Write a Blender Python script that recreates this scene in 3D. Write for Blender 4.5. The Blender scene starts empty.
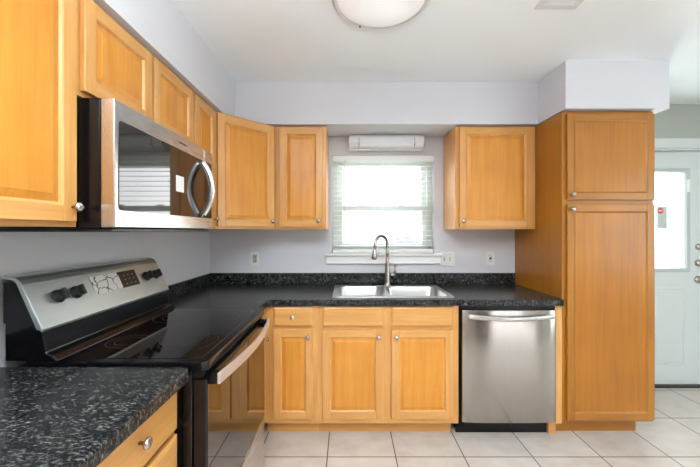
import bpy, bmesh, math, random
from mathutils import Vector, Matrix
random.seed(7)
S = bpy.context.scene
C = S.collection
PI = math.pi
H = 1.353                      # eye height

# ------------------------------------------------------------------ camera
cd = bpy.data.cameras.new('camera'); cam = bpy.data.objects.new('camera', cd); C.objects.link(cam)
cam.location = (0, 0, H); cam.rotation_euler = (PI/2, 0, 0)
cd.sensor_width = 36; cd.lens = 330/700*36
cd.shift_x = 0.0023; cd.shift_y = -0.0036; cd.clip_start = .02
S.camera = cam
S.view_settings.view_transform = 'Standard'; S.view_settings.look = 'None'
S.view_settings.gamma = 1; S.view_settings.use_curve_mapping = False
S.view_settings.exposure = 0.56
# ------------------------------------------------------------------ daylight, flash and added fills
w = bpy.data.worlds.new('world'); S.world = w; w.use_nodes = True
bg = w.node_tree.nodes['Background']; bg.inputs[0].default_value = (.93, .97, 1, 1); bg.inputs[1].default_value = 2.0
def area(name, loc, rot, sx, sy, power, col=(1, 1, 1)):
    l = bpy.data.lights.new(name, 'AREA'); l.shape = 'RECTANGLE'; l.size = sx; l.size_y = sy
    l.energy = power; l.color = col
    o = bpy.data.objects.new(name, l); C.objects.link(o); o.location = loc; o.rotation_euler = rot
    return o
# fill lamps added at unseen openings; the rear one streaks the dishwasher reflection
area('rear_fill_light', (3.3, -2.42, 1.25), (PI/2, 0, PI), .8, 1.9, 65, (1, .985, .96))
area('side_fill_light', (4.02, -.3, 1.4), (PI/2, 0, PI/2), 1.6, 1.3, 18, (.90, 1, .96))
area('bounce_flash', (-.05, -.30, 1.78), (PI+math.radians(10), 0, 0), .45, .45, 100, (.98, .99, 1))   # photographer's flash turned up at the ceiling
area('kitchen_window_light', (.29, 2.93, 1.58), (PI/2, 0, 0), .8, .75, 4.5, (1, 1, 1)).rotation_euler = (-PI/2, 0, 0)
area('door_window_light', (2.55, 2.91, 1.44), (-PI/2, 0, 0), .5, .8, 8, (.88, 1, .97))

# ------------------------------------------------------------------ helpers
class MB:
    def __init__(s): s.bm = bmesh.new()
    def face(s, vs, m=0, smooth=False):
        try:
            f = s.bm.faces.new(vs); f.material_index = m; f.smooth = smooth; return f
        except ValueError: return None
    def box(s, x0, x1, y0, y1, z0, z1, m=0):
        v = [s.bm.verts.new(p) for p in ((x0,y0,z0),(x1,y0,z0),(x1,y1,z0),(x0,y1,z0),(x0,y0,z1),(x1,y0,z1),(x1,y1,z1),(x0,y1,z1))]
        for q in ((0,3,2,1),(4,5,6,7),(0,1,5,4),(1,2,6,5),(2,3,7,6),(3,0,4,7)): s.face([v[i] for i in q], m)
        return s
    def prism(s, pts, axis, a, b, m=0, smooth=False):
        # pts 2D in the plane of the other two axes (ordered x,y / x,z / y,z)
        def P(p, t):
            return {'x': (t, p[0], p[1]), 'y': (p[0], t, p[1]), 'z': (p[0], p[1], t)}[axis]
        A = [s.bm.verts.new(P(p, a)) for p in pts]; B = [s.bm.verts.new(P(p, b)) for p in pts]
        n = len(pts)
        s.face(A, m); s.face(B[::-1], m)
        for i in range(n): s.face([A[i], B[i], B[(i+1)%n], A[(i+1)%n]], m, smooth)
        return s
    def rings(s, rr, m=0, smooth=True, cap0=False, cap1=False, closed=True):
        R_ = [[s.bm.verts.new(p) for p in r] for r in rr]
        n = len(R_[0])
        for a, b in zip(R_, R_[1:]):
            for i in range(n if closed else n-1): s.face([a[i], a[(i+1)%n], b[(i+1)%n], b[i]], m, smooth)
        if cap0: s.face(R_[0][::-1], m)
        if cap1: s.face(R_[-1], m)
        return s
    def lathe(s, prof, c=(0,0,0), axis='z', n=24, m=0, cap0=True, cap1=True):
        rr = []
        for r, h in prof:
            ring = []
            for i in range(n):
                a = 2*PI*i/n; u, v = r*math.cos(a), r*math.sin(a)
                p = {'z': (u, v, h), 'y': (u, h, v), 'x': (h, u, v)}[axis]
                ring.append((p[0]+c[0], p[1]+c[1], p[2]+c[2]))
            rr.append(ring)
        return s.rings(rr, m, True, cap0, cap1)
    def tube(s, pts, r, n=12, m=0, sx=1.0, sy=1.0, up=None):
        P = [Vector(p) for p in pts]; rr = []
        rad = r if isinstance(r, (list, tuple)) else [r]*len(P)
        prev = None
        for i, p in enumerate(P):
            t = (P[min(i+1, len(P)-1)]-P[max(i-1, 0)]).normalized()
            u = up and Vector(up) or prev or (Vector((0,0,1)) if abs(t.z) < .9 else Vector((0,1,0)))
            a = t.cross(u).normalized(); b = a.cross(t).normalized(); prev = b
            rr.append([p + a*math.cos(2*PI*k/n)*rad[i]*sx + b*math.sin(2*PI*k/n)*rad[i]*sy for k in range(n)])
        return s.rings(rr, m, True, True, True)
    def plate(s, loops, z0, z1, m=0):
        # polygon (first loop) with holes, between z0 and z1
        for z in (z0, z1):
            es = []
            for lp in loops:
                vs = [s.bm.verts.new((x, y, z)) for x, y in lp]
                es += [s.bm.edges.new((vs[i], vs[(i+1)%len(vs)])) for i in range(len(vs))]
            r = bmesh.ops.triangle_fill(s.bm, use_beauty=True, use_dissolve=False, edges=es)
            for g in r['geom']:
                if isinstance(g, bmesh.types.BMFace): g.material_index = m
        for lp in loops:
            n = len(lp)
            A = [s.bm.verts.new((x, y, z0)) for x, y in lp]; B = [s.bm.verts.new((x, y, z1)) for x, y in lp]
            for i in range(n): s.face([A[i], A[(i+1)%n], B[(i+1)%n], B[i]], m)
        bmesh.ops.remove_doubles(s.bm, verts=s.bm.verts, dist=1e-5)
        return s
    def build(s, name, mats, parent=None, bevel=0, seg=2, recalc=True):
        if recalc: bmesh.ops.recalc_face_normals(s.bm, faces=s.bm.faces)
        me = bpy.data.meshes.new(name); s.bm.to_mesh(me); s.bm.free()
        for m in (mats if isinstance(mats, (list, tuple)) else [mats]): me.materials.append(m)
        o = bpy.data.objects.new(name, me); C.objects.link(o)
        if parent: o.parent = parent
        if bevel:
            b = o.modifiers.new('bevel', 'BEVEL'); b.width = bevel; b.segments = seg; b.limit_method = 'ANGLE'; b.angle_limit = math.radians(40)
            b.harden_normals = False
        return o
def rrect(x0, x1, y0, y1, r, n=6):
    pts = []
    for cx, cy, a0 in ((x1-r, y1-r, 0), (x0+r, y1-r, 90), (x0+r, y0+r, 180), (x1-r, y0+r, 270)):
        for k in range(n+1):
            a = math.radians(a0+90*k/n); pts.append((cx+r*math.cos(a), cy+r*math.sin(a)))
    return pts
def tag(o, label=None, cat=None, group=None, kind=None):
    if label: o['label'] = label
    if cat: o['category'] = cat
    if group: o['group'] = group
    if kind: o['kind'] = kind
    return o
def thing(name, label, cat, loc=(0,0,0), rz=0, group=None):
    o = bpy.data.objects.new(name, None); C.objects.link(o); o.empty_display_size = .05
    o.location = loc; o.rotation_euler = (0, 0, rz)
    return tag(o, label, cat, group)
def struct(mb, name, mat, parent=None, **k):
    return tag(mb.build(name, mat, parent, **k), kind='structure')

# ------------------------------------------------------------------ materials
def base(name, col=(.8,.8,.8), rough=.5, metal=0, **kw):
    m = bpy.data.materials.new(name); m.use_nodes = True
    b = m.node_tree.nodes['Principled BSDF']
    b.inputs['Base Color'].default_value = (*col, 1); b.inputs['Roughness'].default_value = rough; b.inputs['Metallic'].default_value = metal
    for k, v in kw.items(): b.inputs[k].default_value = v
    return m
def nd(m, t, **kw):
    n = m.node_tree.nodes.new(t)
    for k, v in kw.items(): setattr(n, k, v)
    return n
def lk(m, a, b): m.node_tree.links.new(a, b)
def coords(m, scale=(1,1,1), loc=(0,0,0), rnd=False):
    tc = nd(m, 'ShaderNodeTexCoord'); mp = nd(m, 'ShaderNodeMapping')
    mp.inputs['Scale'].default_value = scale; mp.inputs['Location'].default_value = loc
    if rnd:
        oi = nd(m, 'ShaderNodeObjectInfo'); ad = nd(m, 'ShaderNodeVectorMath', operation='MULTIPLY_ADD')
        cb = nd(m, 'ShaderNodeCombineXYZ')
        for i in range(3): lk(m, oi.outputs['Random'], cb.inputs[i])
        ad.inputs[1].default_value = (13, 17, 11); lk(m, cb.outputs[0], ad.inputs[0]); lk(m, tc.outputs['Object'], ad.inputs[2])
        lk(m, ad.outputs[0], mp.inputs[0])
    else: lk(m, tc.outputs['Object'], mp.inputs[0])
    return mp.outputs[0]
def noise(m, vec, scale, detail=3, rough=.5, dist=0):
    n = nd(m, 'ShaderNodeTexNoise'); n.inputs['Scale'].default_value = scale; n.inputs['Detail'].default_value = detail
    n.inputs['Roughness'].default_value = rough; n.inputs['Distortion'].default_value = dist
    lk(m, vec, n.inputs['Vector']); return n.outputs['Fac']
def ramp(m, fac, stops, interp='LINEAR'):
    r = nd(m, 'ShaderNodeValToRGB'); cr = r.color_ramp; cr.interpolation = interp
    while len(cr.elements) < len(stops): cr.elements.new(.5)
    for e, (p, c) in zip(cr.elements, stops): e.position = p; e.color = (*c, 1)
    lk(m, fac, r.inputs[0]); return r.outputs[0]
def mix(m, a, b, fac, mode='MIX'):
    n = nd(m, 'ShaderNodeMix', data_type='RGBA', blend_type=mode)
    for i, v in ((0, fac), (6, a), (7, b)):
        if hasattr(v, 'links'): lk(m, v, n.inputs[i])
        elif i == 0: n.inputs[0].default_value = v
        else: n.inputs[i].default_value = (*v, 1)
    return n.outputs[2]
def P(m): return m.node_tree.nodes['Principled BSDF']
def bump(m, h, strength, dist=.01):
    b = nd(m, 'ShaderNodeBump'); b.inputs['Strength'].default_value = strength; b.inputs['Distance'].default_value = dist
    lk(m, h, b.inputs['Height']); lk(m, b.outputs[0], P(m).inputs['Normal'])

def wood(name, vertical, dark, mid, light, rough=.36):
    m = base(name, rough=rough)
    st = (9, 9, .55) if vertical else (.55, 9, 9)
    v = coords(m, st, rnd=True)
    g = noise(m, v, 3.0, 5, .6, .6)
    c1 = ramp(m, g, [(.30, dark), (.5, mid), (.72, light)])
    v2 = coords(m, (60, 60, 2.0) if vertical else (2.0, 60, 60), rnd=True)
    g2 = noise(m, v2, 3.0, 3, .5)
    c2 = ramp(m, g2, [(.35, (.93,.91,.88)), (.6, (1,1,1))])
    v3 = coords(m, (3, 3, 3), rnd=True)
    c3 = ramp(m, noise(m, v3, 1.4, 2), [(.35, (.92,.90,.86)), (.65, (1,1,1))])
    c = mix(m, c1, c2, .75, 'MULTIPLY'); c = mix(m, c, c3, 1.0, 'MULTIPLY')
    lk(m, c, P(m).inputs['Base Color'])
    P(m).inputs['Coat Weight'].default_value = .12; P(m).inputs['Coat Roughness'].default_value = .18
    bump(m, g2, .03, .004)
    return m
MA = ((.62,.30,.078), (.68,.35,.104), (.74,.40,.135))
MC = ((.62,.245,.026), (.68,.285,.035), (.73,.33,.049))
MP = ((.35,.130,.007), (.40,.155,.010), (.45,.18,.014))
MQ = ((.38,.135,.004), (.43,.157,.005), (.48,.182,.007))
WV = wood('honey maple vertical grain', True, *MA); WH = wood('honey maple horizontal grain', False, *MA); WP = wood('honey maple panel', True, *MC)
PV = wood('shaded maple vertical grain', True, *MP); PH = wood('shaded maple horizontal grain', False, *MP); PP = wood('shaded maple panel', True, *MQ)  # same maple darkened, the pantry's dimmer light put into its colour
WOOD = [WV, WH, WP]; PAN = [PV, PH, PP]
WIN = base('cabinet underside board', (.30,.17,.08), .6)

def paint(name, col, bs=.05, rough=.55):
    m = base(name, col, rough); v = coords(m); bump(m, noise(m, v, 90, 3), bs, .003)
    c = ramp(m, noise(m, v, 1.3, 2), [(.3, tuple(x*.97 for x in col)), (.7, col)]); lk(m, c, P(m).inputs['Base Color']); return m
WALL = paint('lavender grey wall paint', (.70,.70,.745), .12)
GREEN = paint('grey green wall paint', (.46,.49,.45), .1)
SOFF = paint('pale soffit paint', (.68,.69,.735), .08)
CEIL = paint('white ceiling paint', (.88,.93,.965), .06)
TRIM = base('white gloss trim', (.90,.91,.91), .35)
DOORW = base('white painted door', (.73,.79,.79), .4)

def tile_mat():
    m = base('ceramic floor tile', rough=.32)
    v = coords(m, loc=(.1265+.41*30, -1.976+.41*30, 0))
    b = nd(m, 'ShaderNodeTexBrick', offset=0.0, squash=1.0)
    b.inputs['Scale'].default_value = 1; b.inputs['Brick Width'].default_value = .41; b.inputs['Row Height'].default_value = .41
    b.inputs['Mortar Size'].default_value = .0035; b.inputs['Mortar Smooth'].default_value = .1
    b.inputs['Color1'].default_value = (1,1,1,1); b.inputs['Color2'].default_value = (.93,.93,.93,1)
    lk(m, v, b.inputs['Vector'])
    n = ramp(m, noise(m, coords(m, (1,1.6,1)), 5, 5, .6), [(.3, (.60,.535,.475)), (.5, (.68,.625,.57)), (.7, (.745,.70,.65))])
    c = mix(m, n, b.outputs['Color'], 1.0, 'MULTIPLY')
    c = mix(m, c, (.10,.09,.085), b.outputs['Fac']); lk(m, c, P(m).inputs['Base Color'])
    bump(m, ramp(m, b.outputs['Fac'], [(0, (1,1,1)), (1, (0,0,0))]), .4, .003)
    return m
TILE = tile_mat()
def granite():
    m = base('dark speckled laminate', rough=.25); P(m).inputs['Specular IOR Level'].default_value = .30
    v = coords(m, (1, 1, 1))
    n1 = noise(m, coords(m, (1, 2.2, 1)), 82, 4, .65, .4)
    c = ramp(m, n1, [(.38, (.007,.007,.008)), (.49, (.024,.026,.028)), (.59, (.080,.086,.083)), (.71, (.27,.265,.23))])
    n2 = noise(m, v, 26, 3, .6)
    c = mix(m, c, ramp(m, n2, [(.35, (.35,.35,.36)), (.65, (1,1,1))]), 1.0, 'MULTIPLY')
    lk(m, c, P(m).inputs['Base Color']); bump(m, n1, .05, .001)
    return m
GRAN = granite()
def steel(name, col=(.62,.61,.60), rough=.27, stretch=(1,1,1), bs=.02):
    m = base(name, col, rough, 1.0)
    n = noise(m, coords(m, stretch), 6, 4, .6)
    c = ramp(m, n, [(.3, tuple(x*.92 for x in col)), (.7, col)]); lk(m, c, P(m).inputs['Base Color'])
    r = nd(m, 'ShaderNodeMapRange'); r.inputs[3].default_value = rough*.85; r.inputs[4].default_value = rough*1.2
    lk(m, n, r.inputs[0]); lk(m, r.outputs[0], P(m).inputs['Roughness'])
    if bs: bump(m, n, bs, .001)
    return m
STEEL = steel('brushed stainless horizontal', stretch=(1, 40, 120))
STEELV = steel('brushed stainless vertical', (.66,.65,.63), .30, (120, 40, 1))
def warp(m, s1, st):
    b = [n for n in m.node_tree.nodes if n.type == 'BUMP'][0]
    b2 = nd(m, 'ShaderNodeBump'); b2.inputs['Strength'].default_value = st; b2.inputs['Distance'].default_value = .02
    lk(m, noise(m, coords(m, (1, 1, .45)), s1, 1, .4), b2.inputs['Height']); lk(m, b2.outputs[0], b.inputs['Normal'])
DWS = steel('dishwasher stainless', (.43,.40,.375), .19, (40, 40, .6), .003); warp(DWS, 3.0, .55)
P(DWS).inputs['Anisotropic'].default_value = .9; _c = nd(DWS, 'ShaderNodeCombineXYZ'); _c.inputs[2].default_value = 1; lk(DWS, _c.outputs[0], P(DWS).inputs['Tangent'])
SINKM = steel('satin sink steel', (.66,.67,.67), .30, (30, 4, 30), .01)
NICK = base('brushed nickel', (.42,.40,.37), .26, 1)
KNOB = base('satin nickel knob', (.50,.46,.42), .26, 1)
CHROME = base('chrome', (.75,.75,.75), .12, 1)
BLK = base('black enamel', (.004,.004,.005), .16, **{'Specular IOR Level': .35}); BLK2 = base('black plastic', (.012,.012,.012), .35)
BGL = base('black glass', (.004,.004,.005), .03); BGL.node_tree.nodes['Principled BSDF'].inputs['Coat Weight'].default_value = 0
BGL.node_tree.nodes['Principled BSDF'].inputs['IOR'].default_value = 1.5
OVG = base('oven door glass', (.006,.005,.005), .03, IOR=2.3)
WPL = base('white plastic', (.80,.80,.79), .35); IVORY = base('ivory outlet insert', (.42,.41,.38), .4)
SLAT = base('white blind slat', (.88,.92,.89), .4)
VINYL = base('white vinyl window frame', (.72,.77,.73), .4)
def glass_mat():
    m = bpy.data.materials.new('window glass'); m.use_nodes = True; nt = m.node_tree
    nt.nodes.remove(nt.nodes['Principled BSDF']); o = nt.nodes['Material Output']
    t = nd(m, 'ShaderNodeBsdfTransparent'); g = nd(m, 'ShaderNodeBsdfGlossy'); g.inputs['Roughness'].default_value = .02
    f = nd(m, 'ShaderNodeFresnel'); gm = nd(m, 'ShaderNodeNewGeometry'); mr = nd(m, 'ShaderNodeMapRange'); mr.inputs[3].default_value = 1.5; mr.inputs[4].default_value = 1/1.5; lk(m, gm.outputs['Backfacing'], mr.inputs[0]); lk(m, mr.outputs[0], f.inputs[0]); x = nd(m, 'ShaderNodeMixShader')
    lk(m, f.outputs[0], x.inputs[0]); lk(m, t.outputs[0], x.inputs[1]); lk(m, g.outputs[0], x.inputs[2]); lk(m, x.outputs[0], o.inputs[0])
    return m
GLASS = glass_mat()

# ------------------------------------------------------------------ room shell
XL, XR, YB, YD, YR, ZC = -1.155, 4.1, 2.75, 2.83, -2.5, 2.44
struct(MB().box(XL-.1, XR+.1, YR-.1, 3.0, -.1, 0), 'floor', TILE)
struct(MB().box(XL-.1, XR+.1, YR-.1, 3.0, ZC, ZC+.1), 'ceiling', CEIL)
struct(MB().box(XL-.1, XL, YR-.1, 3.0, 0, ZC), 'wall_left', WALL)
wr = MB()
wr.box(XR, XR+.1, YR-.1, -1.1, 0, ZC).box(XR, XR+.1, .5, 3.0, 0, ZC).box(XR, XR+.1, -1.1, .5, 0, .75).box(XR, XR+.1, -1.1, .5, 2.05, ZC)
struct(wr, 'wall_right', GREEN)
wb = MB()   # rear wall behind the camera, with an opening added for the reflected stripe
wb.box(XL, 2.85, YR-.1, YR, 0, ZC).box(3.8, XR, YR-.1, YR, 0, ZC).box(2.85, 3.8, YR-.1, YR, 2.3, ZC).box(2.85, 3.8, YR-.1, YR, 0, .12)
struct(wb, 'wall_rear', paint('tan wall paint', (.30,.24,.19)))
WX0, WX1, WZ0, WZ1 = -.137, .717, 1.165, 1.985
bk = MB()
bk.box(XL, WX0, YB, YB+.16, 0, ZC).box(WX1, 2.0, YB, YB+.16, 0, ZC).box(WX0, WX1, YB, YB+.16, 0, WZ0).box(WX0, WX1, YB, YB+.16, WZ1, ZC)
struct(bk, 'wall_back', WALL)
DX0, DX1 = 2.16, 3.115
b2 = MB()
b2.box(2.0, DX0, YD, YD+.12, 0, ZC).box(DX1, XR, YD, YD+.12, 0, ZC).box(DX0, DX1, YD, YD+.12, 2.06, ZC)
struct(b2, 'wall_back', GREEN)
struct(MB().box(DX1+.09, XR, YD-.012, YD, 0, .09), 'baseboard_back', TRIM, bevel=.003)
struct(MB().box(XR-.012, XR, -2.5, YD-.02, 0, .09), 'baseboard_right', TRIM, bevel=.003)
# soffits
SX, SY, SPX, SPY, SPR, SZ = -.828, 2.41, 1.384, 2.103, 2.046, 2.134
sf = MB(); sf.prism([(XL, YR), (SX, YR), (SX, SY), (SPX, SY), (SPX, SPY), (SPR, SPY), (SPR, YD), (2.0, YD), (2.0, YB), (XL, YB)], 'z', SZ, ZC)
struct(sf, 'soffit', SOFF)

# unseen window frames, the rear one added for the dishwasher reflection
def simple_frame(name, x0, x1, z0, z1, y, mullions, rz=0, loc=(0,0,0)):
    m = MB(); t = .05
    m.box(x0, x1, y, y+.08, z0, z0+t).box(x0, x1, y, y+.08, z1-t, z1).box(x0, x0+t, y, y+.08, z0+t, z1-t).box(x1-t, x1, y, y+.08, z0+t, z1-t)
    for q in mullions: m.box(q-t/2, q+t/2, y, y+.08, z0+t, z1-t)
    o = struct(m, name, TRIM); o.location = loc; o.rotation_euler = (0, 0, rz); return o
simple_frame('reflection_window', 2.85, 3.8, .12, 2.3, YR-.09, [])
struct(MB().box(1.95, 2.72, YR-.0005, YR+.04, .01, 2.05), 'door_2', base('dark walnut door', (.05,.03,.02), .4), bevel=.004)  # unseen dark slab added to give the dishwasher a dark reflected band
simple_frame('window_3', -1.1, .5, .75, 2.05, 0, [-.3], PI/2, (XR+.09, 0, 0))

# ------------------------------------------------------------------ kitchen window (window_1) with sashes
win = tag(bpy.data.objects.new('window_1', None), kind='structure'); C.objects.link(win); win.location = ((WX0+WX1)/2, YB, WZ0)
cx = (WX0+WX1)/2; hw = (WX1-WX0)/2; hh = WZ1-WZ0
f = MB(); y0, y1 = .075, .155
f.box(-hw, -hw+.045, y0, y1, 0, hh).box(hw-.045, hw, y0, y1, 0, hh).box(-hw+.045, hw-.045, y0, y1, 0, .04).box(-hw+.045, hw-.045, y0, y1, hh-.04, hh)
f.build('window_frame', VINYL, win, bevel=.003)
zm = 1.545-WZ0
for nm, za, zb, ya in (('lower_sash', .04, zm+.022, .080), ('upper_sash', zm-.022, hh-.04, .115)):
    s_ = MB(); a = hw-.045; t = .042
    s_.box(-a, -a+t, ya, ya+.032, za, zb).box(a-t, a, ya, ya+.032, za, zb).box(-a+t, a-t, ya, ya+.032, za, za+t).box(-a+t, a-t, ya, ya+.032, zb-t, zb)
    so = s_.build(nm, VINYL, win, bevel=.003)
    MB().box(-a+t, a-t, ya+.014, ya+.018, za+t, zb-t).build('pane', GLASS, so)
lk_ = MB()
for q in (-.17, .17): lk_.box(q-.03, q+.03, .062, .080, zm+.022, zm+.034)
lk_.build('sash_lock', VINYL, win, bevel=.003)
# sill and apron
sl = MB(); sl.box(WX0-.055, WX1+.055, YB-.055, YB-.0005, 1.150, 1.168).box(WX0-.045, WX1+.045, YB-.022, YB-.0005, 1.082, 1.150).box(WX0-.045, WX1+.045, YB-.030, YB-.0005, 1.082, 1.096)
struct(sl, 'window_sill', TRIM, bevel=.004)

# blind
bl = thing('window_blind', 'white slatted blind lowered over the window above the sink', 'blind', (cx, YB+.04, WZ1))
MB().box(-hw+.004, hw-.004, -.046, -.036, -.052, -.004).box(-hw+.004, hw-.004, -.034, .026, -.03, -.004).build('valance', SLAT, bl, bevel=.003)
ns = 17; ztop = -.085; zbot = -(WZ1-1.20)
for i in range(ns):
    z = ztop+(zbot+.03-ztop)*i/(ns-1); m = MB(); ps = []
    for k in range(7):
        u = -1+2*k/6; ps.append((u*.024, z+.0022*(1-u*u)+u*.0015))
    m.prism(ps+[(p[0], p[1]-.0022) for p in ps[::-1]], 'x', -hw+.010, hw-.010)
    m.build('slat', SLAT, bl)
MB().box(-hw+.008, hw-.008, -.028, .028, zbot-.030, zbot).build('bottom_rail', TRIM, bl, bevel=.003)
for q in (-.30, 0, .30):
    m = MB()
    for yy in (-.026, .0262): m.tube([(q, yy, -.03), (q, yy, zbot)], .0009, 6)
    m.build('ladder_cord', SLAT, bl)
MB().tube([(-hw+.105, -.05, -.04), (-hw+.105, -.052, -.66)], .0035, 8).build('tilt_wand', WPL, bl)

# light box above the window
lb = thing('wall_light', 'white box light fixture mounted over the kitchen window', 'light', (.3065, YB, 2.012))
pf = [(-.002, .0), (-.002, .120), (-.075, .120), (-.098, .112), (-.112, .092), (-.114, .050), (-.100, .022), (-.080, .008), (-.04, 0)]
MB().prism([(a, b) for a, b in pf], 'x', -.300, .300).build('diffuser', base('frosted white diffuser', (.74,.76,.78), .3), lb, bevel=.003)
MB().box(-.306, .306, -.085, -.070, -.008, .004).build('bottom_rail', base('warm white metal rail', (.62,.60,.55), .4), lb, bevel=.002)
for sgn in (-1, 1):
    for q in (.302, .222):
        m = MB(); x = sgn*q
        m.tube([(x, -.07, -.004), (x, -.108, .012), (x, -.119, .045), (x, -.119, .08)], .0028, 8)
        m.lathe([(.001, -.006), (.006, -.005), (.006, .005), (.001, .006)], (x, -.119, .034), 'z', 10)
        m.build('wire_clip', CHROME, lb)

# ------------------------------------------------------------------ cabinet pieces
def knob(parent, x, z, y, s=1.0):
    m = MB(); m.lathe([(.0045*s, 0), (.0045*s, -.014*s), (.007*s, -.016*s), (.0145*s, -.019*s), (.0155*s, -.023*s), (.013*s, -.028*s), (.006*s, -.0305*s)], (x, y, z), 'y', 20)
    return m.build('knob', KNOB, parent)
def panel_door(parent, x0, x1, z0, z1, mats, kn=None, name='door', y=0.0, t=.019, fr=.049, flat=False):
    """raised-panel door standing from y (back) to y-t (front)"""
    m = MB(); f = y-t
    m.box(x0, x0+fr, f, y, z0, z1, 0).box(x1-fr, x1, f, y, z0, z1, 0)
    m.box(x0+fr, x1-fr, f, y, z0, z0+fr, 1).box(x0+fr, x1-fr, f, y, z1-fr, z1, 1)
    a, b, c, d = x0+fr, x1-fr, z0+fr, z1-fr
    def ring(i, yy): return [(a+i, yy, c+i), (b-i, yy, c+i), (b-i, yy, d-i), (a+i, yy, d-i)]
    if flat: m.rings([ring(-.0005, f+.0004), ring(.003, f+.002), ring(.007, f+.006), ring(.008, f+.0065)], 0, False); m.rings([ring(.008, f+.0065), ring(.010, f+.0065)], 2, False, False, True)
    else:
        bw = min(.020, (b-a)*.14)
        m.rings([ring(-.0005, f+.0004), ring(.003, f+.003), ring(.006, f+.009), ring(.008, f+.0095)], 0, False)
        m.rings([ring(.008, f+.0095), ring(.008+bw, f+.0045), ring(.010+bw, f+.0035)], 2, False, False, True)
    o = m.build(name, mats, parent, bevel=.0025)
    if kn: knob(o, kn[0], kn[1], f)
    return o
def slab_front(parent, x0, x1, z0, z1, mats, kn=None, name='drawer', y=0.0):
    m = MB(); f = y-.019; e = .010
    def ring(i, yy): return [(x0+i, yy, z0+i), (x1-i, yy, z0+i), (x1-i, yy, z1-i), (x0+i, yy, z1-i)]
    m.rings([ring(0, y), ring(0, f+.006), ring(.003, f+.004), ring(e, f+.0005), ring(e+.003, f)], 1, False, True, True)
    o = m.build(name, mats, parent)
    if kn: knob(o, kn[0], kn[1], f)
    return o
def face_frame(parent, w_, z0, z1, mats, stiles=(), rails=(), sw=.038, y0=0.0, y1=.019, ws=None):
    m = MB(); l, r = ws or (sw, sw)
    m.box(0, l, y0, y1, z0, z1, 0).box(w_-r, w_, y0, y1, z0, z1, 0)
    m.box(l, w_-r, y0, y1, z0, z0+sw, 1).box(l, w_-r, y0, y1, z1-sw, z1, 1)
    for a, b in stiles: m.box(a, b, y0, y1, z0+sw, z1-sw, 0)
    for a, b in rails: m.box(l, w_-r, y0+.0003, y1, a, b, 1)
    return m.build('face_frame', mats, parent, bevel=.001)
def carcass(parent, w_, d, z0, z1, mats, toe=False):
    m = MB(); m.box(.0005, w_-.0005, .019, d, z0, z1, 0)
    return m.build('body', mats, parent, bevel=.001)
UB = 1.366; UT = 2.128; UH = UT-UB        # upper cabinets: bottom and top

# --- back wall, base cabinets (face plane y = 2.14)
FY = 2.14; T0 = .105; T1 = .873
def base_cab(name, label, x0, x1, cat='cabinet', loc=None, rz=0):
    return thing(name, label, cat, loc or (x0, FY, 0), rz)
# narrow cabinet
x0, x1 = -.545, -.200; k = base_cab('base_cabinet', 'narrow honey maple base cabinet, one drawer over one door, left of the sink cabinet', x0, x1); wd = x1-x0
carcass(k, wd, .605, T0, T1, WOOD); face_frame(k, wd, T0, T1, WOOD, rails=[(.715, .740)], ws=(.062, .038))
MB().box(0, wd-.0005, .085, .100, 0, T0, 1).build('toe_kick', WOOD, k)
slab_front(k, .063, wd-.030, .737, .864, WOOD, ((.063+wd-.030)/2, .800)); panel_door(k, .063, wd-.030, .142, .717, WOOD, (wd-.060, .672), fr=.046)
# sink base
x0, x1 = -.200, .714; k = base_cab('sink_cabinet', 'wide two-door honey maple base cabinet under the sink', x0, x1); wd = x1-x0
carcass(k, wd, .605, T0, T1-.18, WOOD); face_frame(k, wd, T0, T1, WOOD, stiles=[(.418, .484)], rails=[(.715, .740)])
MB().box(0, wd-.025, .087, .102, 0, T0, 1).build('toe_kick', WOOD, k)
for a, b, kx in ((.034, .424, .394), (.478, .875, .508)):
    slab_front(k, a, b, .737, .864, WOOD, name='false_drawer_front'); panel_door(k, a, b, .142, .717, WOOD, (kx, .672))
# left run corner cabinet behind the range (faces +x)
FX = -.545
k = thing('corner_base_cabinet', 'honey maple corner base cabinet between the range and the back run', 'cabinet', (FX, 1.838, 0), PI/2); wd = .301
carcass(k, wd, .600, T0, T1, WOOD); face_frame(k, wd, T0, T1, WOOD)
MB().box(0, wd, .060, .075, 0, T0, 1).build('toe_kick', WOOD, k)
panel_door(k, .030, wd-.05, .142, .860, WOOD, (wd-.09, .680))
# filler next to the dishwasher
k = thing('filler_panel', 'narrow honey maple filler strip between dishwasher and pantry', 'panel', (1.337, FY, 0))
MB().box(0, .0465, -.004, .30, T0, T1).build('strip', [WV], k, bevel=.001)
MB().box(0, .0465, .062, .30, 0, T0).build('toe_kick', [WH], k)
# near-left base cabinet beside the range (faces +x); drawer over door
for yy, lab in ((.585, 'honey maple drawer cabinet under the near left counter, beside the range'),):
    k = thing('base_cabinet', lab, 'cabinet', (-.562, yy, 0), PI/2); wd = 1.066-yy
    carcass(k, wd, .585, T0, T1, WOOD); face_frame(k, wd, T0, T1, WOOD)
    MB().box(0, wd, .060, .075, 0, T0, 1).build('toe_kick', WOOD, k)
    slab_front(k, .020, wd-.010, .722, .868, WOOD, (wd/2+.03, .803)); slab_front(k, .020, wd-.010, .424, .704, WOOD, (wd/2+.03, .57)); slab_front(k, .020, wd-.010, .130, .410, WOOD, (wd/2+.03, .28))

# --- pantry
PX0, PX1 = 1.3845, 1.976
k = thing('pantry_cabinet', 'tall shaded maple pantry cabinet with two stacked doors beside the back door', 'cabinet', (PX0, FY, 0)); wd = PX1-PX0
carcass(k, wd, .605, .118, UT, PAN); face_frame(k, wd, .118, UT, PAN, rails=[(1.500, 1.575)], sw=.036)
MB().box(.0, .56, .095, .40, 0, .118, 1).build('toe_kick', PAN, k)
panel_door(k, .024, wd-.006, 1.553, 2.108, PAN, (.052, 1.586), fr=.046, flat=True); panel_door(k, .024, wd-.006, .135, 1.524, PAN, (.052, 1.492), fr=.046, flat=True)

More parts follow.
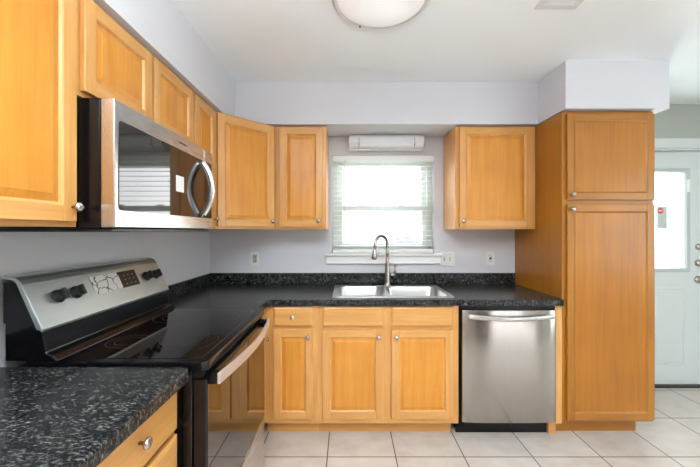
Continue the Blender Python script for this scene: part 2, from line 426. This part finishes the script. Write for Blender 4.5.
# --- upper cabinets on the back wall (frame plane y = 2.445)
UY = 2.445
def upper(label, x0, x1, doors, loc=None, rz=0, z0=UB, z1=UT, d=.303, kn=True, ws=None, name='wall_cabinet', stiles=()):
    k = thing(name, label, 'cabinet', (loc or (x0, UY))+(z0,), rz); wd = x1-x0; h = z1-z0
    carcass(k, wd, d, 0, h, WOOD); face_frame(k, wd, 0, h, WOOD, ws=ws, sw=.030, stiles=stiles)
    for a, b, kx in doors:
        panel_door(k, a, b, .016, h-.014, WOOD, (kx, .060) if kx else None)
    return k
upper('single-door maple wall cabinet left of the window', -.543, -.163, [(.035, .352, .325)], ws=(.045, .038))
upper('square maple wall cabinet right of the window, beside the pantry', .790, 1.3835, [(.030, .566, .052)])
# diagonal corner cabinet
k = thing('corner_wall_cabinet', 'maple corner wall cabinet with an angled door in the back left corner', 'cabinet', (-.862, 2.130, UB), PI/4)
L = math.hypot(-.545+.862, 2.445-2.130)
ca = math.cos(-PI/4); sa = math.sin(-PI/4)
def loc2(px, py): dx, dy = px+.862, py-2.130; return (dx*ca-dy*sa, dx*sa+dy*ca)
pg = [loc2(*p) for p in ((-.8625, 2.1315), (-1.150, 2.1315), (-1.150, 2.746), (-.5455, 2.746), (-.5455, 2.447))]
pg = [(pg[0][0]+.003, .019)]+pg[1:4]+[(L-.003, .019)]
pg = [(.010, .019), pg[1], pg[2], pg[3], (L-.010, .019)]
MB().prism(pg, 'z', 0, UH, 0).build('body', WOOD, k)
face_frame(k, L, 0, UH, WOOD, sw=.03); panel_door(k, .012, L-.012, .016, UH-.014, WOOD, (L-.040, .058))

# --- upper cabinets on the left wall (frame plane x = -.862), local x = world y
LX = -.862
upper('narrow maple wall cabinet between microwave and corner cabinet', 1.812, 2.128, [(.012, .285, .262)], loc=(LX, 1.812), rz=PI/2, d=.288, ws=(.02, .03))
upper('short two-door maple wall cabinet above the microwave', 1.047, 1.810, [(.010, .372, None), (.392, .752, None)], loc=(LX, 1.047), rz=PI/2, z0=1.786, d=.288, ws=(.02, .02))
upper('large maple wall cabinet at the near left, beside the microwave', .420, 1.045, [(.015, .606, .588)], loc=(LX, .420), rz=PI/2, d=.288)

# ------------------------------------------------------------------ counters
SKX0, SKX1, SKY0, SKY1 = -.108, .702, 2.160, 2.665
def round_end(): return []
ct = thing('countertop', 'long black speckled countertop with backsplash running under the window', 'countertop', (0, 0, .8745))
hole = rrect(SKX0+.02, SKX1-.02, SKY0+.02, SKY1-.06, .05)
outer = [(XL+.001, 1.838), (-.512, 1.838), (-.512, 2.080), (-.487, 2.105), (1.365, 2.105), (1.3835, 2.120), (1.3835, YB-.001), (XL+.001, YB-.001)]
outer = [(XL+.001, 1.838), (-.512, 1.838), (-.512, 2.080), (-.487, 2.105), (1.374, 2.105), (1.380, 2.111), (1.3835, 2.119), (1.3835, YB-.001), (XL+.001, YB-.001)]
MB().plate([outer, hole], 0, .0395).build('worktop', GRAN, ct, bevel=.006, seg=3)
MB().box(XL+.02, 1.3835, YB-.0205, YB-.001, .0398, .130).box(XL+.001, XL+.0195, 1.838, YB-.001, .0398, .130).build('backsplash', GRAN, ct, bevel=.004)
ct = thing('countertop', 'grey speckled countertop in the near left foreground, in front of the range', 'countertop', (0, 0, .8745))
MB().plate([[(XL+.001, .36), (-.507, .36), (-.507, 1.046), (-.516, 1.061), (-.532, 1.068), (XL+.001, 1.068)]], 0, .0395).build('worktop', GRAN, ct, bevel=.007, seg=3)
MB().box(XL+.001, XL+.0195, .36, 1.068, .0398, .130).build('backsplash', GRAN, ct, bevel=.004)
k = thing('base_cabinet', 'honey maple base cabinet nearest the camera, mostly below the frame', 'cabinet', (-.562, .365, 0), PI/2)
carcass(k, .218, .585, T0, T1, WOOD); face_frame(k, .218, T0, T1, WOOD); slab_front(k, .01, .208, .722, .868, WOOD, (.11, .8)); panel_door(k, .01, .208, .135, .704, WOOD)

# ------------------------------------------------------------------ sink
sk = thing('kitchen_sink', 'double-bowl stainless steel sink set in the counter', 'sink', (0, 0, .914))
def L3(lp, z): return [(x, y, z) for x, y in lp]
xm = .272; by0, by1 = SKY0+.030, SKY1-.085
bowls = [(SKX0+.028, xm-.012), (xm+.012, SKX1-.028)]
lo = [rrect(SKX0, SKX1, SKY0, SKY1, .03)]+[rrect(a, b, by0, by1, .065, 8) for a, b in bowls]
MB().plate(lo, .0003, .0050).build('rim', SINKM, sk, bevel=.002)
for a, b in bowls:
    m = MB(); dx = 0
    rr = [L3(rrect(a, b, by0, by1, .065, 8), .004), L3(rrect(a+.004, b-.004, by0+.004, by1-.004, .062, 8), -.004),
          L3(rrect(a+.012, b-.012, by0+.012, by1-.012, .06, 8), -.10), L3(rrect(a+.018, b-.018, by0+.018, by1-.018, .056, 8), -.150),
          L3(rrect(a+.032, b-.032, by0+.032, by1-.032, .045, 8), -.165), L3(rrect(a+.10, b-.10, by0+.10, by1-.10, .04, 8), -.170)]
    m.rings(rr, 0, True, False, True)
    bo = m.build('bowl', SINKM, sk)
    c_ = ((a+b)/2, (by0+by1)/2)
    MB().lathe([(.045, -.1698), (.045, -.166), (.038, -.166), (.034, -.169), (.002, -.1692)], (c_[0], c_[1], 0), 'z', 24).build('drain', CHROME, bo)
# faucet
fx, fy = .310, 2.625
fa = thing('kitchen_faucet', 'brushed nickel gooseneck pull-down faucet behind the sink', 'faucet', (fx, fy, .919))
MB().lathe([(.031, 0), (.031, .006), (.025, .011), (.023, .03), (.020, .12), (.014, .19), (.0125, .24)], n=28).build('base', NICK, fa)
dirv = Vector((-.72, -.69, 0)).normalized(); R_ = .074; pts = [(0, 0, .235), (0, 0, .27), (0, 0, .308)]
for i in range(1, 16):
    a = PI*i/15*1.0; p = dirv*(R_*(1-math.cos(a))); pts.append((p.x, p.y, .322+R_*math.sin(a)))
e = Vector(pts[-1]); pts.append((e.x+dirv.x*.002, e.y+dirv.y*.002, .300))
MB().tube(pts, .0125, 16).build('spout', NICK, fa)
e = Vector(pts[-1]); dn = Vector((dirv.x*.10, dirv.y*.10, -1)).normalized()
q = [e+dn*t for t in (0, .010, .035, .066, .078)]
sp = MB().tube(q, [.0125, .0135, .017, .0215, .0195], 20).build('spray_head', NICK, fa)
MB().tube([q[-1], q[-1]+dn*.007], [.0185, .017], 20).build('nozzle', BLK2, sp)
m = MB(); m.tube([(.015, 0, .086), (.062, -.004, .090)], [.016, .0145], 16); m.tube([(.056, -.004, .088), (.063, -.004, .12), (.060, -.002, .165)], [.011, .0085, .009], 12)
m.build('handle', NICK, fa)
m = MB(); m.plate([rrect(-.13, .13, -.026, .026, .024)], 0, .003); m.build('deck_plate', NICK, fa)

# ------------------------------------------------------------------ dishwasher
dw = thing('dishwasher', 'stainless steel dishwasher under the counter right of the sink', 'dishwasher', (.7175, 2.112, 0)); wd = .617
MB().box(.003, wd-.003, .06, .58, .127, .868).build('body', BLK2, dw)
dp = MB(); n = 16; prof = []
for i in range(n+1):
    u = i/n; x = .012+(wd-.017)*u; prof.append((x, -.010*(1-(2*u-1)**4)))
dp.prism(prof+[(wd-.005, .055), (.012, .055)], 'z', .128, .846, 0, True)
door = dp.build('door', DWS, dw, bevel=.003)
h = MB(); pt = []
for i in range(17):
    u = i/16; x = .045+(wd-.085)*u; bow = math.sin(PI*u)
    pt.append((x, -.030-.020*bow, .812-.012*bow))
h.tube(pt, .0125, 12, sx=.7, sy=1.25, up=(0, 0, 1)); h.box(.045, .06, -.035, -.004, .800, .822).box(wd-.055, wd-.040, -.035, -.004, .800, .822)
h.build('handle', CHROME if 0 else STEEL, door, bevel=.002)
MB().box(.0, wd, .02, .055, .846, .870).build('dark_gap_strip', BLK, dw)  # black strip put in for the dark gap below the counter
MB().box(.004, wd-.004, .105, .125, .0, .126).box(.01, wd-.02, .125, .30, 0, .10).build('toe_panel', BLK, dw)

# ------------------------------------------------------------------ range (local x = world y, local y = depth into the wall)
rg = thing('range', 'black and stainless electric range with glass cooktop', 'range', (-.465, 1.078, 0), PI/2); W = .752
MB().box(0, W, .046, .652, .04, .897).build('body', BLK, rg, bevel=.003)
ck = MB(); ck.plate([rrect(-.001, W+.001, -.004, .60, .022)], .895, .925)
cook = ck.build('cooktop', BLK, rg, bevel=.008, seg=3)
MB().plate([rrect(.030, W-.030, .030, .515, .012)], .925, .9262).build('glass_surface', BGL, cook)
RING = base('grey burner marking', (.04,.04,.04), .3)
for bx, by, br in ((.20, .15, .105), (.20, .385, .075), (.56, .15, .075), (.56, .385, .105)):
    m = MB()
    for r_ in (br, br*.62):
        a = [(bx+r_*math.cos(2*PI*i/48), by+r_*math.sin(2*PI*i/48), .9264) for i in range(48)]
        b = [(bx+(r_-.0015)*math.cos(2*PI*i/48), by+(r_-.0015)*math.sin(2*PI*i/48), .9264) for i in range(48)]
        m.rings([a, b], 0, False)
    m.build('burner_ring', RING, cook)
# front trim under the cooktop
MB().prism([(.002, .893), (.012, .872), (.046, .872), (.046, .893)], 'x', .002, W-.002).build('front_trim', BLK, rg, bevel=.002)
d = MB(); d.box(.003, W-.003, .0, .044, .330, .868)
od = d.build('oven_door', BLK, rg, bevel=.004)
MB().box(.010, W-.010, -.0022, -.0002, .338, .850).build('door_glass', OVG, od, bevel=.001)
h = MB(); pa = []; 
N = 20
def bow(u): return -.034-.030*math.sin(PI*u)
A = [(.03+(W-.06)*i/N, bow(i/N)) for i in range(N+1)]
def hring(x, y): return [(x, y, .838), (x, y, .876), (x, y+.010, .876), (x, y+.010, .838)]
h.rings([hring(x, y) for x, y in A], 0, False, True, True)
ho = h.build('door_handle', steel('handle stainless', (.84,.83,.82), .5, (1,1,60), 0), od, bevel=.003)
for a in (.032, W-.06): MB().box(a, a+.028, -.030, -.001, .838, .874).build('bracket', BLK, ho)
MB().box(.003, W-.003, .0, .044, .055, .322).build('storage_drawer', STEEL, rg, bevel=.004)
MB().box(.02, W-.02, .06, .60, .0, .05).build('plinth', BLK2, rg)
# back guard
MB().prism([(.490, .925), (.505, .943), (.528, .952), (.540, 1.03), (.56, 1.03), (.620, 1.180), (.662, 1.180), (.662, .925)], 'x', .004, W-.004).build('riser', BLK, rg, bevel=.004)
BG0, BG1 = Vector((.533, 1.030)), Vector((.602, 1.180))
bgp = [(.533, 1.022), (.531, 1.032), (.600, 1.178), (.609, 1.192), (.622, 1.201), (.640, 1.205), (.664, 1.205), (.664, 1.196), (.640, 1.194), (.624, 1.188), (.618, 1.181), (.552, 1.032)]
BGS = steel('backguard satin steel', (.60,.67,.68), .42, (1, 30, 90), .005)
bgo = MB().prism(bgp, 'x', -.004, W+.004, 0).build('backguard', BGS, rg, bevel=.003)
MB().prism([(.560, 1.05), (.622, 1.182), (.662, 1.182), (.662, 1.05)], 'x', 0.0, W-.0).build('backguard_cap', BLK, rg)
sl_ = (BG1-BG0).normalized(); nr = Vector((-sl_.y, sl_.x))      # outward (-y, +z)
if nr.x > 0: nr = -nr
def onpanel(parent, name, x0, x1, t0, t1, th, mat, bevel=0, off=0.0):
    Lg = .161; m = MB(); a = Vector((.531, 1.032))
    p = [a+sl_*Lg*t0+nr*off, a+sl_*Lg*t1+nr*off, a+sl_*Lg*t1+nr*(off+th), a+sl_*Lg*t0+nr*(off+th)]
    m.prism([tuple(v) for v in p], 'x', x0, x1); return m.build(name, mat, parent, bevel=bevel)
def display_mat():
    m = base('white display with dark lines', (.8,.8,.8), .4)  # white with irregular dark lines
    v = coords(m, (1,1,1)); vo = nd(m, 'ShaderNodeTexVoronoi', feature='DISTANCE_TO_EDGE'); vo.inputs['Scale'].default_value = 17
    mx = nd(m, 'ShaderNodeVectorMath', operation='MULTIPLY_ADD'); nn = nd(m, 'ShaderNodeTexNoise'); nn.inputs['Scale'].default_value = 30
    lk(m, v, nn.inputs['Vector']); lk(m, nn.outputs['Color'], mx.inputs[0]); mx.inputs[1].default_value = (.03,.03,.03); lk(m, v, mx.inputs[2]); lk(m, mx.outputs[0], vo.inputs['Vector'])
    lk(m, ramp(m, vo.outputs['Distance'], [(.0, (.02,.02,.02)), (.015, (.04,.04,.04)), (.04, (.78,.78,.76))]), P(m).inputs['Base Color']); return m
onpanel(bgo, 'display', .265, .425, .42, .90, .0018, display_mat())
kp = onpanel(bgo, 'keypad', .4255, .545, .42, .90, .0018, BLK2)
for i in range(3):
    for j in range(3): onpanel(kp, 'key_mark', .455+i*.03, .461+i*.03, .50+j*.13, .535+j*.13, .0004, IVORY, off=.0019)
for kx in (.100, .178, .612, .690):
    cpt = Vector((.531, 1.032))+sl_*.161*.60
    m = MB(); m.lathe([(.026, 0), (.026, -.006), (.022, -.010), (.021, -.020), (.017, -.022)], n=24, axis='y'); m.box(-.0055, .0055, -.038, -.018, -.021, .021)
    M_ = Matrix.Translation((kx, cpt.x, cpt.y)) @ Matrix.Rotation(math.atan2(-sl_.x, sl_.y), 4, 'X') @ Matrix.Scale(.95, 4)
    m.bm.transform(M_); m.build('knob', BLK2, bgo, bevel=.002)

# ------------------------------------------------------------------ microwave (local x = world y)
mw = thing('microwave', 'stainless over-the-range microwave with a curved bar handle', 'microwave', (-.745, 1.050, 1.350), PI/2); W = .758; MT = .428
MB().box(0, W, .045, .405, .012, MT).build('body', BLK, mw, bevel=.003)
MB().box(.01, W-.01, .015, .40, .0, .0115).build('base_vent', BLK2, mw, bevel=.002)
MB().prism([(.0, .014), (.0, MT-.004), (.006, MT), (.044, MT), (.044, .014)], 'x', .001, .655).build('door', STEEL, mw, bevel=.003)
mwd = [o for o in mw.children if o.name.startswith('door')][-1] if mw.children else None
for o in bpy.data.objects:
    if o.parent == mw and o.name.startswith('door'): mwd = o
MB().prism([(.0, .014), (.0, MT-.004), (.006, MT), (.044, MT), (.044, .014)], 'x', .657, W-.001).build('control_panel', STEEL, mw, bevel=.003)
MWG = base('microwave window glass', (.012,.011,.010), .035, IOR=1.8)
MB().plate([rrect(.020, .6545, .070, .363, .012)], 0, .0015).build('window_panel', MWG, mwd)
wp = [o for o in bpy.data.objects if o.parent == mwd][-1]; 
def uprightize(o):      # plate built in xy -> stand it in xz, just in front of the door face
    o.data.transform(Matrix.Translation((0, -.0006, 0)) @ Matrix.Rotation(PI/2, 4, 'X'))
uprightize(wp)
pn = MB().plate([rrect(.6575, .742, .070, .363, .010)], 0, .0015).build('keypad', BGL, mw); uprightize(pn)
hp = []
for i in range(21):
    u = i/20; hp.append((.612+.012*0, -.004-.052*(4*u*(1-u))**.85, .078+.272*u))
MB().tube(hp, .014, 14, sx=1.2, sy=.75, up=(1, 0, 0)).build('handle', steel('polished handle', (.80,.80,.80), .2, (1,1,1), 0), mwd)
st = MB().plate([rrect(.372, .440, .175, .245, .002)], 0, .0006).build('paper_sticker', WPL, mwd); uprightize(st); st.location = (0, -.0016, 0)
lg = MB(); xx = .405
for i, wd_ in enumerate((.008, .005, .003, .005, .006, .005, .006, .006, .004)):
    lg.box(xx, xx+wd_, -.0009, -.0003, .390, .398-.001*(i%2)); xx += wd_+.002
lg.build('logo_mark', BLK2, mwd)
tag(wp); 

# ------------------------------------------------------------------ outlets
def outlet(label, x, z, kind):
    w2 = {'o': .036, 'g': .036, 's': .060}[kind]
    t = thing('wall_switch' if kind == 's' else 'wall_outlet', label, 'switch' if kind == 's' else 'outlet', (x, YB, z))
    MB().box(-w2, w2, -.006, -.0005, -.058, .058).build('cover_plate', WPL, t, bevel=.003)
    if kind == 'o':
        ins = MB().box(-.017, .017, -.009, -.006, -.034, .034).build('receptacle', IVORY, t, bevel=.002)
        for zz in (-.018, .018):
            for xx in (-.0065, .0065): MB().box(xx-.0015, xx+.0015, -.0095, -.009, zz-.005, zz+.006).build('slot', BLK2, ins)
    elif kind == 'g':
        ins = MB().box(-.017, .017, -.009, -.006, -.034, .034).build('receptacle', WPL, t, bevel=.002)
        for zz in (-.022, .022):
            for xx in (-.0065, .0065): MB().box(xx-.0015, xx+.0015, -.0095, -.009, zz-.005, zz+.006).build('slot', BLK2, ins)
        m = MB(); m.box(-.009, .009, -.0105, -.009, -.009, .009); m.build('test_button', BLK2, ins)
    else:
        for q in (-.023, .023):
            a = MB().box(q-.006, q+.006, -.0075, -.006, -.014, .014).build('toggle_slot', IVORY, t)
            MB().prism([(-.0075, -.008), (-.019, .004), (-.017, .010), (-.0075, .006)], 'x', q-.0045, q+.0045).build('toggle', WPL, a, bevel=.001)
outlet('beige wall outlet with white cover plate on the back wall left of the window', -.778, 1.122, 'o')
outlet('white double light switch plate just right of the window sill', .822, 1.120, 's')
outlet('white wall outlet between the double switch and the pantry', 1.180, 1.125, 'g')

# ------------------------------------------------------------------ ceiling light and vent
SCR = base('dark screw', (.1,.1,.1), .4)
cl = thing('ceiling_light', 'round white dome ceiling light with a thin metal ring', 'light', (.150, 1.510, ZC))
MB().lathe([(.205, -.0005), (.224, -.004), (.226, -.022), (.216, -.030), (.206, -.026), (.20, -.010)], n=64, cap0=False, cap1=False).build('ring', base('satin ring', (.62,.61,.58), .3, .6), cl)
dm = base('frosted glass dome', (.85,.86,.88), .25); P(dm).inputs['Emission Color'].default_value = (1, .98, .96, 1); P(dm).inputs['Emission Strength'].default_value = .12
pr = [(.206, -.024)]+[(.206*math.cos(a), -.024-.036*math.sin(a)) for a in [PI/2*i/10 for i in range(1, 10)]]+[(.004, -.060)]
MB().lathe(pr, n=64, cap0=False).build('dome', dm, cl)
for a in (115, 235, 355):
    m = MB(); r_ = math.radians(a); m.lathe([(.001, 0), (.005, -.001), (.005, -.007), (.001, -.009)], (.214*math.cos(r_), .214*math.sin(r_), -.028), 'z', 10)
    m.build('retaining_screw', SCR, cl)
VNT = base('vent enamel', (.66,.67,.68), .4)
cv = thing('ceiling_vent', 'white slatted air vent in the ceiling right of the light', 'vent', (1.005, 1.46, ZC))
m = MB(); 
for a in ((-.10, .10, .12, .15), (-.10, .10, -.15, -.12), (-.10, -.072, -.12, .12), (.072, .10, -.12, .12)): m.box(a[0], a[1], a[2], a[3], -.008, -.0005)
m.build('frame', VNT, cv, bevel=.002)
MB().box(-.072, .072, -.12, .12, -.002, -.0005).build('backing', base('vent shadow gap', (.10,.10,.10), .6), cv)
for i in range(10):
    y = -.11+i*.0245; MB().prism([(y-.008, -.003), (y+.006, -.010), (y+.008, -.009), (y-.006, -.002)], 'x', -.072, .072).build('louvre', VNT, cv)

# ------------------------------------------------------------------ back door
dr = tag(bpy.data.objects.new('door_1', None), kind='structure'); C.objects.link(dr); dr.location = (DX0, YD+.045, 0)
dw_ = DX1-DX0; ga, gb, gc, gd = .16, .775, 1.03, 1.865
m = MB()
m.box(.012, ga, 0, .044, .018, 2.045).box(gb, dw_-.012, 0, .044, .018, 2.045).box(ga, gb, 0, .044, .018, gc).box(ga, gb, 0, .044, gd, 2.045)
m.build('door_slab', DOORW, dr)
def embossed(x0, x1, z0, z1):
    m = MB()
    def ring(i, yy): return [(x0+i, yy, z0+i), (x1-i, yy, z0+i), (x1-i, yy, z1-i), (x0+i, yy, z1-i)]
    m.rings([ring(0, -.0003), ring(.008, -.004), ring(.018, -.0005), ring(.030, -.004), ring(.04, -.0045)], 0, False, False, True)
    m.build('raised_panel', DOORW, dr)
embossed(.13, .41, .18, .86); embossed(.50, .78, .18, .86)
m = MB(); t = .032
m.box(ga-t, gb+t, -.014, -.0003, gd, gd+t).box(ga-t, gb+t, -.014, -.0003, gc-t, gc).box(ga-t, ga, -.014, -.0003, gc, gd).box(gb, gb+t, -.014, -.0003, gc, gd)
m.build('glass_frame', base('pale grey lite frame', (.55,.62,.62), .4), dr, bevel=.004)
MB().box(ga, gb, .018, .026, gc, gd).build('pane', GLASS, dr)
MB().box(gb-.030, gb-.024, .006, .016, gc, gd).build('pane_bead', TRIM, dr)
m = MB(); m.box(gb+.004, gb+.022, -.024, -.014, 1.69, 1.80); m.build('frame_clip', TRIM, dr, bevel=.002)
for z, r_ in ((1.215, .026), (1.075, .030), (.93, .034)):
    MB().lathe([(r_, 0), (r_, -.008), (r_*.7, -.014), (r_*.45, -.02), (r_*.45, -.04), (r_*.9, -.052), (r_*.85, -.066), (.004, -.072)] if z < 1.0 else [(r_, 0), (r_, -.010), (r_*.6, -.018), (.004, -.02)], (.885, -.0005, z), 'y', 24).build('door_knob' if z < 1 else 'deadbolt', KNOB, dr)
MB().box(.0, dw_, -.035, .05, .001, .016).build('threshold', base('dark bronze threshold', (.03,.028,.025), .4), dr)
tr = MB(); cw = .085
tr.box(DX0-cw, DX1+cw, YD-.018, YD-.0003, 2.06, 2.06+cw).box(DX0-cw, DX0, YD-.018, YD-.0003, 0, 2.06).box(DX1, DX1+cw, YD-.018, YD-.0003, 0, 2.06)
struct(tr, 'trim_1', DOORW, bevel=.004)
jm = MB(); jm.box(DX0, DX0+.010, YD, YD+.11, 0, 2.05).box(DX1-.010, DX1, YD, YD+.11, 0, 2.05).box(DX0, DX1, YD, YD+.11, 2.048, 2.0595)
struct(jm, 'trim_2', DOORW)
# notice taped on the door glass
PAP = bpy.data.materials.new('thin notice paper'); PAP.use_nodes = True
_b = P(PAP); _b.inputs['Base Color'].default_value = (.55,.58,.56,1); _t = nd(PAP, 'ShaderNodeBsdfTranslucent'); _t.inputs[0].default_value = (.5,.52,.5,1)
_x = nd(PAP, 'ShaderNodeMixShader'); _x.inputs[0].default_value = .3; lk(PAP, _b.outputs[0], _x.inputs[1]); lk(PAP, _t.outputs[0], _x.inputs[2]); lk(PAP, _x.outputs[0], PAP.node_tree.nodes['Material Output'].inputs[0])
nt_ = thing('notice_sticker', 'white paper notice with a red round stop symbol stuck on the door glass', 'sticker', (2.748, YD+.0625, 1.375))
MB().box(-.044, .044, -.0012, 0, 0, .192).build('paper', PAP, nt_)
m = MB(); m.lathe([(.028, -.0016), (.028, -.0022)], (-.014, 0, .155), 'y', 8); m.build('stop_symbol', base('faded red ink', (.80,.10,.09), .5), nt_)
m = MB(); m.box(-.032, .002, -.0028, -.0022, .151, .160); m.build('stop_bar', WPL, nt_)
m = MB()
for i, (a, b) in enumerate(((-.03, .03), (-.03, .02), (-.03, .03), (-.03, .01), (-.03, .03), (-.03, .025))): m.box(a, b, -.0019, -.0013, .095-i*.014, .098-i*.014)
m.box(.0, .038, -.0019, -.0013, .006, .011); m.build('printed_line', base('faded print', (.40,.44,.42), .5), nt_)

# ------------------------------------------------------------------ outside
GR = base('overexposed pale lawn', (.60,.64,.61), .9)  # lawn and foliage paled in colour to look overexposed
struct(MB().box(-30, 40, 3.2, 60, -.9, -.8), 'ground', GR)
TR = base('distant pale foliage', (.40,.44,.42), .9)
random.seed(3)
for i, (x, s_) in enumerate(((-1.2, .80), (1.9, .62), (4.9, .85))):
    m = MB(); bmesh.ops.create_icosphere(m.bm, subdivisions=4, radius=1)
    for v in m.bm.verts:
        n = v.co.normalized(); k_ = 1+.18*math.sin(5*n.x+i)*math.sin(6*n.y+2*i)+.12*math.sin(11*n.z+9*n.x); v.co = Vector((n.x*1.5*s_, n.y*1.2*s_, n.z*1.0*s_+.9*s_))*k_
    t = thing('bush', ['distant pale bush seen at the lower left of the window', 'distant lowest bush seen in the middle of the window', 'distant taller bush seen at the lower right of the window'][i], 'bush', (x, 26, -.8))
    m.build('foliage', TR, t); MB().lathe([(.12, 0), (.09, .6)], n=10).build('trunk', base('bark', (.2,.17,.15), .9), t)
